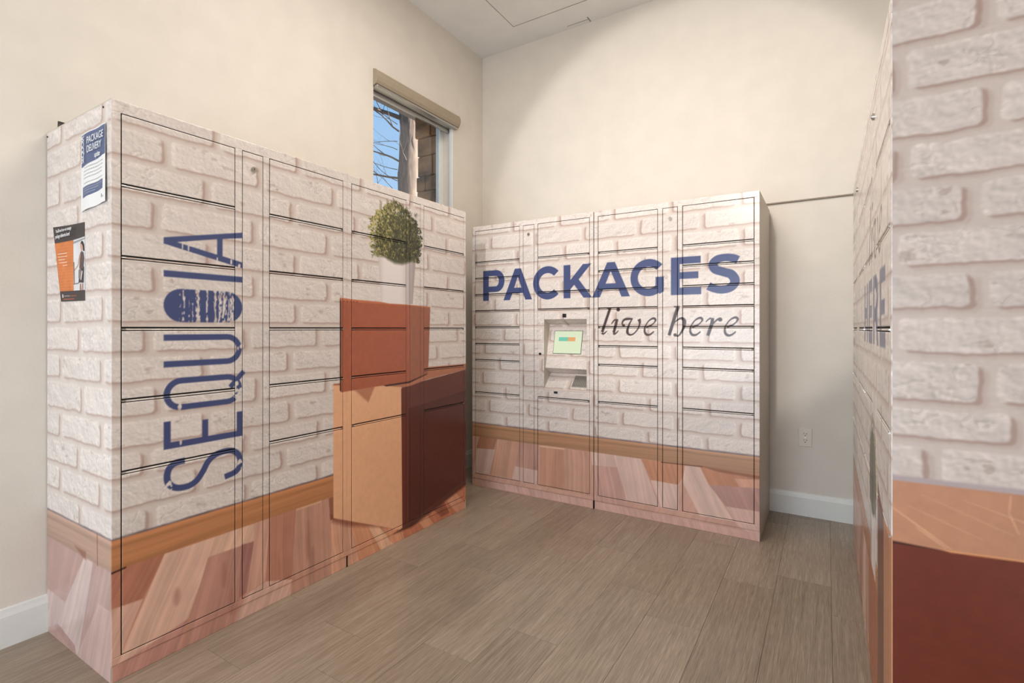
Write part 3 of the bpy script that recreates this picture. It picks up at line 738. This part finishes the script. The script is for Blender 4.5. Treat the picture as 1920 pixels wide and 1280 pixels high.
# floor: staggered wood-look tiles, joints measured from the rows
def build_floor():
    W, Lg = .2155, .8905
    off = {0: .106, 1: .446, 2: .245, 3: .55, 4: .796, 5: .455, 6: .277, 7: .77, 8: .047, 9: .669}
    rnd = random.Random(2); v = []; f = []; c = []
    for k in range(-4, 15):
        xa = .649 + W * (k - 0); xb = xa + W
        o_ = off.get(k, rnd.uniform(0, Lg)); y = o_ - Lg * 4
        xa, xb = max(xa, -.0), min(xb, X1)
        if xb <= xa: continue
        while y < Y1:
            ya, yb = max(y, Y0), min(y + Lg, Y1)
            if yb > ya:
                e = .0009; n = len(v); t = rnd.random()
                v += [(xa + e, ya + e, 0), (xb - e, ya + e, 0), (xb - e, yb - e, 0), (xa + e, yb - e, 0), (xa, ya, -.0018), (xb, ya, -.0018), (xb, yb, -.0018), (xa, yb, -.0018)]
                f += [(n, n + 1, n + 2, n + 3)] + [(n + 4 + q, n + 4 + (q + 1) % 4, n + (q + 1) % 4, n + q) for q in range(4)]; c += [t] * 8
            y += Lg
    n = len(v); v += [(-.16, Y0 - .16, -.0017), (X1 + .16, Y0 - .16, -.0017), (X1 + .16, Y1 + .16, -.0017), (-.16, Y1 + .16, -.0017), (-.16, Y0 - .16, -.10), (X1 + .16, Y0 - .16, -.10), (X1 + .16, Y1 + .16, -.10), (-.16, Y1 + .16, -.10)]
    f += [(n, n + 1, n + 2, n + 3), (n + 7, n + 6, n + 5, n + 4)] + [(n + 4 + q, n + 4 + (q + 1) % 4, n + (q + 1) % 4, n + q) for q in range(4)]; c += [0] * 8
    me = bpy.data.meshes.new('floor'); me.from_pydata(v, [], f); me.update()
    at = me.attributes.new('tile', 'FLOAT', 'POINT'); at.data.foreach_set('value', c)
    me.materials.append(M['floor']); me.materials.append(M['grout'])
    for p in me.polygons: p.material_index = 1 if p.vertices[0] >= n else 0
    o = bpy.data.objects.new('floor', me); COL.objects.link(o); tag(o, kind='structure')
build_floor()

def base_prof(x): return [(0, 0), (x * .014, 0), (x * .014, .112), (x * .009, .126), (x * .007, .138), (0, .142)]
struct('baseboard_left', MB().prism(base_prof(1), 'y', Y0, Y1), 'trim')
struct('baseboard_back', MB().prism([(Y1 - p[0], p[1]) for p in base_prof(1)], 'x', .014, X1), 'trim')
struct('baseboard_right', MB().prism([(X1 - p[0], p[1]) for p in base_prof(1)], 'y', Y0, Y1 - .014), 'trim')

# window
w = MB()
for a in ((WY0, WY0 + .045, WZ0, WZ1), (WY1 - .045, WY1, WZ0, WZ1), (WY0 + .045, WY1 - .045, WZ0, WZ0 + .05), (WY0 + .045, WY1 - .045, WZ1 - .05, WZ1)): w.box(-.150, -.105, *a)
wf = struct('window_1', w, 'vinyl', bevel=.003)
tag(MB().box(-.128, -.124, WY0 + .045, WY1 - .045, WZ0 + .05, WZ1 - .05).build('pane', 'glass', wf))
struct('trim_3', MB().box(-.030, -.004, WY1 - .020, WY1, WZ0, WZ1 - .02), 'vinyl', bevel=.002)
# roller blind head box
rb = thing('roller_blind', 'rolled-up taupe roller blind in its rounded head box across the window top', 'window blind', (0, WY0, 2.845))
pr = [(-.055, -.052), (.010, -.052), (.028, -.044), (.040, -.026), (.046, 0), (.042, .026), (.028, .046), (.006, .054), (-.055, .054)]
MB().prism(pr, 'y', .003, WY1 - WY0 + .028).build('head_box', 'blind', rb, bevel=.002)
MB().prism([(a * 1.03 + (0 if a > 0 else 0), b * 1.03) for a, b in pr], 'y', WY1 - WY0 + .028, WY1 - WY0 + .034).build('end_cap', 'blind', rb)
MB().prism([(a * 1.03, b * 1.03) for a, b in pr], 'y', -.003, .003).build('end_cap', 'blind', rb)
MB().box(-.030, .034, .004, WY1 - WY0 + .020, -.066, -.053).build('bottom_rail', 'alu', rb, bevel=.003)
MB().box(-.060, -.036, .004, WY1 - WY0 - .004, -.090, -.055).build('roller_tube', 'alu', rb, bevel=.004)

# ---------------------------------------------------------------- lockers
HT, DEP = 1.926, .568
SEP_A = [1.886, 1.646, 1.406, 1.166, .926, .686, .080]
SEP_B = [1.893, 1.656, 1.536, 1.416, 1.296, 1.176, 1.054, .934, .694, .090]

def locker(label, loc, rz, W, art, ufun, step, cols, group=None, near=None, mirror_pins=False, joined=''):
    """cols: (x0, x1, kind, separators) along the face"""
    t = thing('package_locker', label, 'locker', loc, rz, group)
    body = MB().box(.004, W - .004, .112, DEP, .012, HT - .004)
    ks = [c for c in cols if c[2] == 'kiosk']
    if ks:                                             # leave room for the station's recess
        a, b = .924 - loc[0] - .012, 1.237 - loc[0] + .012
        body.box(.004, a, .0052, .112, .012, HT - .004).box(b, W - .004, .0052, .112, .012, HT - .004).box(a, b, .0052, .112, .012, .745).box(a, b, .0052, .112, 1.243, HT - .004)
    else: body.box(.004, W - .004, .0052, .112, .012, HT - .004)
    body.build('cabinet_body', 'dark', t)  # coloured black so the gaps around the doors read as deep shade
    MB().box(0, W, .0015, DEP, HT - .0038, HT).build('top_panel', 'steel', t)
    if near is not None:
        a2, uf2 = near
        printed('side_panel', [(.0029, DEP, 0, HT - .004)], a2, uf2, .003, t, place=lambda a, z, d: np.stack([np.zeros_like(a), a, z], 1))
        MB().box(.0005, .0035, .002, DEP, .0, HT - .004).build('side_lining', 'steel', t)
    else:
        MB().box(0, .0035, .0015, DEP, 0, HT - .004).build('side_panel', 'dark' if 'left' in joined else 'steel', t)
    MB().box(W - .0035, W, .0015, DEP, 0, HT - .004).build('side_panel', 'dark' if 'right' in joined else 'steel', t)  # joined sides are coloured black for the shade inside the unit seam
    # face frame strips between the openings
    xs = []
    strips = []; px = 0
    ztop = cols[0][3][0]; zbot = cols[0][3][-1]
    for (x0, x1, kind, sep) in cols:
        strips.append((px, x0, zbot, ztop)); px = x1
        if kind in ('doors', 'kiosk'):
            for z in sep[1:-1]: strips.append((x0 + .003, x1 - .003, z - .0030, z + .0022))
    strips += [(px, W, zbot, ztop), (0, W, ztop, HT), (0, W, .056, zbot)]
    printed('face_frame', strips, art, ufun, step, t, depth=.0026)
    printed('toe_kick', [(0, W, 0, .0545)], art, ufun, step, t, depth=.0026, place=lambda a, z, d: np.stack([a, d + .0022, z], 1))
    for ci, (x0, x1, kind, sep) in enumerate(cols):
        g = .0034
        if kind == 'lock':
            d = printed('access_panel', [(x0 + g, x1 - g, zbot + g, ztop - g)], art, ufun, step, t, depth=.0028)
            lx, lz = x0 + (x1 - x0) * (.5 if mirror_pins else .52), ztop - .066
            MB().tube([(lx, .001, lz), (lx, -.006, lz)], .0105, 20).tube([(lx, -.006, lz), (lx, -.0085, lz)], .0065, 16).build('lock', 'chrome', d, smooth=False)
            MB().box(lx - .0012, lx + .0012, -.0090, -.0080, lz - .004, lz + .004).build('keyhole', 'slot', d)
            continue
        for a, b in zip(sep[:-1], sep[1:]):
            top = a - (g if a == sep[0] else .0062); bot = b + (g if b == sep[-1] else .0080)
            if kind == 'kiosk' and abs(a - KIOSK_TOP) < .004:
                kiosk(t, loc[0], x0, x1, bot, top, art, ufun, step); continue
            printed('door', [(x0 + g + .0006, x1 - g, bot, top)], art, ufun, step, t, depth=.0028)
        for z in sep[1:-1]:
            side = x0 + .008 if ci == 0 else x1 - .008
            MB().tube([(side - .006, -.0002, z - .0005), (side + .006, -.0002, z - .0005)], .0026, 8).build('hinge_pin', 'chrome', t)
    return t

KIOSK_TOP = 1.298
def kiosk(t, ox, x0, x1, z0, z1, art, ufun, step):
    """recessed touch-screen station; profile measured in metres behind the face"""
    a, b, zt, zb = .924 - ox, 1.237 - ox, 1.231, .757
    k = printed('control_station', [(x0 + .0016, a, z0, z1), (b, x1 - .0016, z0, z1), (a, b, zt, z1), (a, b, z0, zb)], art, ufun, step, t, depth=.0028)
    prof = [(.0, zt), (.085, 1.197), (.020, .899), (.098, .858), (.0, zb)]
    V = []; C = []; F = []; n0 = 0
    def sheet(P, Q, lab=None):
        pass
    parts = []
    for i, nm in enumerate(('recess_top', 'screen_panel', 'panel_underside', 'keypad_shelf')):
        (d0, s0), (d1, s1) = prof[i], prof[i + 1]
        L = math.hypot(d1 - d0, s1 - s0); sgn = 1
        pl = lambda u, z, d, d0=d0, s0=s0, d1=d1, s1=s1, L=L: np.stack([u, d0 + (d1 - d0) * (1 - z / L), s0 + (s1 - s0) * (1 - z / L)], 1)
        class Shift:                                   # the wrap continues over the folded sheet
            def __init__(s, base): s.b = base
            def sample(s, u, z): return art.sample(u, s.b + z)
        parts.append(printed(nm, [(a, b, 0, L)], Shift(min(s0, s1)), ufun, step, k, place=pl))
    for x in (a, b):
        n = MB(); n.quad(*[(x, d, z) for d, z in prof[:3]] + [(x, 0, .899)] ); n.quad((x, 0, .899), (x, .020, .899), (x, .098, .858), (x, 0, zb))
        n.build('recess_side', 'steel', k)
    MB().box(a - .01, b + .01, .10, .104, zb, zt).build('recess_back', 'dark', k)
    # screen on the sloping panel
    def on(i, f, lift):
        (d0, s0), (d1, s1) = prof[i], prof[i + 1]; L = math.hypot(d1 - d0, s1 - s0); nx, nz = (s1 - s0) / L, -(d1 - d0) / L
        return d0 + (d1 - d0) * f + nx * lift, s0 + (s1 - s0) * f + nz * lift
    def slab(name, m, i, u0, u1, f0, f1, l0, l1, par):
        p = [on(i, f0, l0), on(i, f1, l0), on(i, f1, l1), on(i, f0, l1)]
        return MB().prism(p, 'x', u0, u1).build(name, m, par)
    sp = parts[1]
    slab('screen_bezel', 'black', 1, .969 - ox, 1.179 - ox, .145, .672, -.001, .002, sp)
    sc = slab('screen', 'screen', 1, .972 - ox, 1.176 - ox, .155, .662, .002, .0035, sp)
    sc['label'] = 'lit pale green touch screen with a teal and orange bar'
    slab('screen_bar', 'teal', 1, 1.006 - ox, 1.075 - ox, .295, .385, .0035, .0040, sp)
    slab('screen_bar', 'orange', 1, 1.075 - ox, 1.130 - ox, .295, .385, .0035, .0040, sp)
    kp = slab('keypad', 'key', 3, 1.118 - ox, 1.232 - ox, .10, .80, .0, .003, parts[3])
    kb = MB()
    for r in range(7):
        for c in range(9):
            f0 = .14 + r * .092; u0 = 1.122 - ox + c * .0121
            p = [on(3, f0, .003), on(3, f0 + .070, .003), on(3, f0 + .070, .0055), on(3, f0, .0055)]
            kb.prism(p, 'x', u0, u0 + .0092)
    kb.build('keys', mat('grey_key_caps', (128, 122, 114), .5), parts[3])
    MB().box(1.063 - ox, 1.091 - ox, -.0012, .002, 1.243, 1.268).build('camera_window', 'black', k)
    MB().box(.998 - ox, 1.026 - ox, -.0012, .002, .729, .744).build('card_slot', 'black', k)
    MB().tube([(.893 - ox, .001, .995), (.893 - ox, -.006, .995)], .0085, 16).build('lock', 'black', k)

LEFT = art_left(); LSIDE = art_left_side(); BACK = art_back(); RSIDE = art_right_side(); RFRONT = art_right_front()
UW = .967
def cols(sa, kinds=('doors', 'lock', 'doors'), sep2=None):
    s2 = sep2 or sa
    return [(.026, .413, kinds[0], sa), (.440, .531, kinds[1], sa), (.557, .944, kinds[2], s2)]
XL, YB, XR = .572, 3.087, 2.696
W2 = .9645
l1 = locker('tall package locker printed with blue SEQUOIA lettering, left wall', (XL, .732, 0), math.pi / 2, UW, LEFT, lambda a: a + .732, .0025,
            cols(SEP_A), near=(LSIDE, lambda a: XL - a), joined='right')
l2 = locker('tall package locker whose wrap shows a potted shrub on two cardboard boxes', (XL, .732 + UW + .001, 0), math.pi / 2, W2, LEFT, lambda a: a + .732 + UW + .001, .0025, cols(SEP_A), joined='left')
SEP_K = [1.893, 1.656, 1.416, 1.298, .694, .090]
b1 = locker('package locker with lit touch screen, keypad and letters PACK, against the back wall', (.3145, YB, 0), 0, .970, BACK, lambda a: a + .3145, .0025,
            cols(SEP_B, ('doors', 'lock', 'kiosk'), SEP_K), joined='right')
b2 = locker('package locker on the back wall printed with the letters AGES and the words live here', (1.2890, YB, 0), 0, .970, BACK, lambda a: a + 1.2890, .0025, cols(SEP_B), joined='left')
yr = 1.44 + 2 * UW + .001
r1 = locker('package locker against the right wall, the far one seen edge-on near the back corner', (XR, yr, 0), -math.pi / 2, UW, RFRONT, lambda a: yr - a, .005, cols(SEP_A))
r2y = 1.44 + UW
r2 = locker('near right locker whose end panel shows big white bricks above a cardboard box', (XR, r2y, 0), -math.pi / 2, UW, RFRONT, lambda a: r2y - a, .005, cols(SEP_A))
# printed end panel of the near right locker (faces the camera side)
for ch in list(r2.children):
    if ch.name.startswith('side_panel') and ch.data.vertices[0].co.x > .5: bpy.data.objects.remove(ch)
e = printed('side_panel', [(.0029, DEP, 0, HT - .004)], RSIDE, lambda a: XR + a, .0025, r2, place=lambda a, z, d: np.stack([np.full_like(a, UW), a, z], 1))
e['label'] = 'end panel printed with large white bricks over a cardboard box'
MB().box(UW - .0035, UW - .0005, .002, DEP, 0, HT - .004).build('side_lining', 'steel', r2)
# screws and bracket of the left end panel
for a in (.060, .563):
    MB().tube([(.0005, a, 1.909), (-.002, a, 1.909)], .0035, 10).build('screw', 'slot', l1)
MB().box(.012, .075, .475, .500, HT, HT + .022).box(.012, .075, .495, .503, HT + .004, HT + .034).build('top_bracket', mat('dark_brown_bracket', (52, 40, 36), .5), l1)

# ---------------------------------------------------------------- notices taped to the left end panel
def sheet(name, label, cat, corners, art, size, lift, parent=None):
    """corners: bottom-left, bottom-right, top-right, top-left as (x, z) on the panel; lift(u, v) = distance off it"""
    t = thing(name, label, cat, (0, .732, 0))
    (bl, br, tr, tl) = [np.array(c) for c in corners]
    def pl(a, z, d):
        u = a / size[0]; v = z / size[1]
        p = (bl[None] * ((1 - u) * (1 - v))[:, None] + br[None] * (u * (1 - v))[:, None] + tr[None] * (u * v)[:, None] + tl[None] * ((1 - u) * v)[:, None])
        return np.stack([p[:, 0], -.0006 - lift(u, v), p[:, 1]], 1)
    o = printed('paper', [(0, size[0], 0, size[1])], art, lambda a: a, .0015, t, m='paper_print', place=pl)
    return t
def art_notice():
    A = Art(0, .216, 0, .279, .0008, 31); A.img[:] = np.array((232, 230, 228)) / 255
    A.poly([(.004, .158), (.214, .170), (.214, .275), (.004, .275)], (84, 96, 130))
    A.poly([(.018, .046), (.194, .050), (.194, .085), (.018, .084)], (84, 96, 130))
    r = random.Random(4)
    for k in range(7):
        z = .150 - k * .0125 - (.006 if k > 3 else 0); x = .030 + (.006 if k in (0,) else 0)
        while x < .185:
            w_ = r.uniform(.004, .011); A.poly([(x, z), (x + w_, z), (x + w_, z + .0035), (x, z + .0035)], (120, 118, 120), alpha=.75); x += w_ + .0025
    for k in range(3): A.poly([(.026, .075 - k * .009), (.184 - k * .03, .076 - k * .009), (.184 - k * .03, .0785 - k * .009), (.026, .0775 - k * .009)], (190, 194, 206), alpha=.6)
    A.poly([(.180, .020), (.188, .020), (.188, .032), (.180, .032)], (110, 110, 114)); A.poly([(.192, .018), (.197, .018), (.199, .024), (.193, .026)], (110, 110, 114))
    return A
def art_flyer():
    A = Art(0, .216, 0, .279, .0008, 33); A.img[:] = np.array((62, 54, 54)) / 255
    A.poly([(0, .038), (.118, .038), (.128, .222), (0, .218)], (206, 118, 62), mod=.08 * A.fractal(.03, 3))
    A.poly([(.118, .038), (.216, .038), (.216, .228), (.128, .222)], (214, 212, 212), mod=.05 * A.fractal(.05, 2))
    A.poly([(.128, .216), (.216, .224), (.216, .218), (.128, .208)], (150, 148, 150))
    for k in range(16): A.poly([(.006, .212 - k * .011), (.118, .213 - k * .011), (.118, .2115 - k * .011), (.006, .2105 - k * .011)], (224, 150, 100), alpha=.5)
    for k, (a, b) in enumerate(((.012, .078), (.012, .078), (.014, .060), (.016, .074), (.042, .074))): A.poly([(a, .176 - k * .011), (b, .177 - k * .011), (b, .179 - k * .011), (a, .178 - k * .011)], (238, 222, 206))
    # standing figure in a dark dress holding papers
    A.poly([(.172, .062), (.184, .062), (.186, .038), (.170, .038)], (150, 110, 94)); A.poly([(.192, .062), (.202, .062), (.200, .038), (.190, .038)], (140, 100, 86))
    A.poly([(.160, .066), (.206, .064), (.210, .120), (.196, .128), (.172, .124)], (52, 46, 50))
    A.poly([(.168, .118), (.204, .116), (.212, .150), (.206, .172), (.190, .178), (.178, .172), (.174, .150)], (92, 74, 74))
    A.poly([(.184, .176), (.194, .180), (.198, .190), (.186, .192)], (196, 150, 126)); A.poly(disc(.188, .196, .010, .013), (196, 150, 126))
    A.poly([(.180, .204), (.188, .214), (.202, .212), (.212, .198), (.214, .176), (.200, .178), (.198, .196), (.190, .204)], (44, 34, 34))
    A.poly(thick([(.176, .166), (.166, .144), (.158, .128), (.130, .112)], [.010, .009, .007, .005]), (192, 146, 122))
    A.poly([(.162, .110), (.180, .120), (.190, .098), (.172, .078), (.160, .082)], (128, 112, 108)); A.poly([(.176, .076), (.184, .074), (.196, .106), (.188, .108)], (206, 198, 194))
    A.poly([(.124, .142), (.130, .142), (.128, .060), (.122, .060)], (60, 52, 52)); A.poly([(.118, .064), (.165, .066), (.165, .062), (.118, .060)], (120, 112, 110))
    A.poly([(.016, .014), (.026, .014), (.027, .026), (.018, .028)], (216, 200, 190))
    for k in range(9): A.poly([(.034 + k * .012, .018), (.043 + k * .012, .018), (.043 + k * .012, .022), (.034 + k * .012, .022)], (170, 160, 156) if k < 4 else (150, 84, 50))
    A.poly([(.024, .007), (.120, .007), (.120, .010), (.024, .010)], (176, 96, 54))
    return A
n1 = sheet('paper_notice', 'blue and white PACKAGE DELIVERY sheet taped high on the end panel of the left locker', 'notice',
           [(.338, 1.578), (.545, 1.590), (.535, 1.853), (.331, 1.851)], art_notice(), (.216, .279), lambda u, v: .004 * np.sin(u * 5) ** 2 * (1 - .3 * v) + .003 * (1 - v))
R90 = (math.pi / 2, 0, 0)
# lettering lies on the sheet, in the panel's own plane
writing('lettering', 'PACKAGE', .034, 'white_ink', n1, (.398, -.0085, 1.806), R90, .95, .92)
writing('lettering', 'DELIVERY', .034, 'white_ink', n1, (.398, -.0085, 1.775), R90, .90, .88)
writing('lettering', 'update', .026, 'white_ink', n1, (.462, -.0085, 1.748), (math.pi / 2, 0, 0), .8, .8)
writing('lettering', 'SEQUOIA', .030, 'white_ink', n1, (.376, -.0085, 1.742), (math.pi / 2, -math.pi / 2, 0), .85, .85)
n2 = sheet('flyer', 'orange and black flyer with a standing woman in a dark dress', 'flyer',
           [(.158, 1.268), (.363, 1.266), (.360, 1.542), (.128, 1.544)], art_flyer(), (.216, .279), lambda u, v: .014 * (1 - u) ** 2 * (.3 + v))
writing('lettering', "You'll love how we manage", .0175, 'white_ink', n2, (.145, -.0165, 1.521), R90, .85, .90)
writing('lettering', 'package deliveries here!', .0195, 'white_ink', n2, (.141, -.0165, 1.501), R90, .85, .88)

# ---------------------------------------------------------------- wall fittings
ot = thing('wall_outlet', 'ivory double power outlet low on the back wall right of the lockers', 'outlet', (2.4575, Y1, .490))
MB().box(-.037, .037, -.006, 0, -.058, .058).build('cover_plate', 'ivory', ot, bevel=.003)
for s in (-1, 1):
    r = MB().tube([(0, -.004, s * .0205), (0, -.0085, s * .0205)], .0165, 24).build('receptacle', 'ivory', ot)
    q = MB().box(-.0085, -.0060, -.0092, -.0080, s * .0205 - .001, s * .0205 + .009).box(.0055, .0085, -.0092, -.0080, s * .0205 - .001, s * .0205 + .008)
    q.tube([(0, -.0080, s * .0205 - .009), (0, -.0092, s * .0205 - .009)], .0030, 10).build('slot', 'slot', r)
MB().tube([(0, -.006, 0), (0, -.0075, 0)], .003, 10).build('screw', 'chrome', ot)
cb = MB().tube([(.40, Y1 - .006, 1.972), (1.4, Y1 - .006, 1.970), (2.3, Y1 - .006, 1.971), (2.9, Y1 - .006, 1.972), (X1 - .004, Y1 - .006, 1.972)], .0058, 8).build('wall_cable', 'cable', smooth=True)
tag(cb, 'thin brown cable running level along the back wall just above the lockers', 'cable')

# ---------------------------------------------------------------- outdoors, seen through the window
tag(MB().box(-16, -.17, -4, 22, -.30, -.12).build('ground', 'asphalt'), kind='structure')
pil = thing('stone_pillar', 'dark brown stone pillar outside the window, right of the tree', 'pillar', (-.37, 3.78, -.12))
sm = MB(); rs = random.Random(6); z = 0
while z < 3.22:
    h = rs.uniform(.13, .22); y = -.31
    for row in (-1, 1):
        x = -.215 + rs.uniform(-.015, .02)
        while x < .19:
            w_ = min(rs.uniform(.10, .24), .205 - x)
            if w_ < .03: break
            j = rs.uniform(0, .022)
            sm.box(x, x + w_ - .006, (-.31 - j if row < 0 else .01), (0 if row < 0 else .31), z + .004, z + h - .004); x += w_
    z += h
sm.box(-.19, .19, -.29, .29, 0, 3.425)
sm.build('stonework', 'stone', pil, bevel=.008)
tag(MB().box(-1.05, -.17, 1.2, 5.2, 3.315, 3.64).build('roof_overhang', 'eave'), kind='structure')

tr = thing('bare_tree', 'bare tree with a thick sunlit trunk outside the window, left of the stone pillar', 'tree', (-3.72, 6.72, -.12))
rs = random.Random(11)
trunk = []; rad = []
for k in range(34):
    zz = k * .20; trunk.append((.05 * math.sin(zz * .9) + .02 * math.sin(zz * 3.1), .03 * math.sin(zz * 1.3 + 1), zz)); rad.append(.215 - .012 * zz + .010 * math.sin(zz * 5))
tk = MB().tube(trunk, rad, 22)
tk.v = [(x + rs.uniform(-.018, .018), y + rs.uniform(-.018, .018), z) for x, y, z in tk.v]
tk.build('trunk', 'bark', tr, smooth=True)
def branch(st, dr, L, r0, depth=0, par=None):
    pts = [Vector(st)]; d = Vector(dr).normalized(); n = 7; R = []
    for k in range(n):
        R.append(r0 * (1 - .8 * k / n)); d = (d + Vector((rs.uniform(-.25, .25), rs.uniform(-.25, .25), rs.uniform(-.1, .22)))).normalized(); pts.append(pts[-1] + d * L / n)
    R.append(r0 * .15)
    mb.tube([tuple(p) for p in pts], R, 6)
    if depth < 2:
        for q in range(2 + (depth == 0)):
            i = rs.randint(1, n - 1); s_ = (pts[i + 1] - pts[i]).normalized()
            branch(pts[i], s_ + Vector((rs.uniform(-.9, .9), rs.uniform(-.9, .9), rs.uniform(-.3, .9))), L * .5, R[i] * .6, depth + 1)
rt = random.Random(5)
TW = [((-.17, -.12, z_), (-.8 + rt.uniform(-.2, .2), -.6 + rt.uniform(-.2, .2), rt.uniform(-.3, .8)), rt.uniform(.5, 1.0), .007) for z_ in (3.1, 3.35, 3.7, 3.9, 4.1, 4.45, 4.6, 4.9)]
for st, dr, L, r0 in TW + list((((-.15, -.15, 3.55), (-.8, -.6, .25), 1.1, .018), ((-.15, -.1, 3.95), (-.75, -.65, -.12), 1.2, .020), ((-.15, -.1, 4.25), (-.8, -.5, .45), 1.0, .018), ((-.1, -.15, 4.75), (-.6, -.8, .9), .9, .016),
                      ((-.1, -.1, 5.0), (-.8, -.55, .3), 1.6, .040), ((.1, -.1, 5.3), (-.6, -.7, .5), 1.8, .045), ((.15, .1, 5.0), (.6, .6, .7), 1.4, .04), ((-.1, .1, 5.6), (-.8, .2, .8), 1.5, .04), ((.1, -.18, 4.2), (.2, -.9, .8), .5, .012))):
    mb = MB(); branch(st, dr, L, r0); mb.build('branch', 'twig', tr, smooth=True)
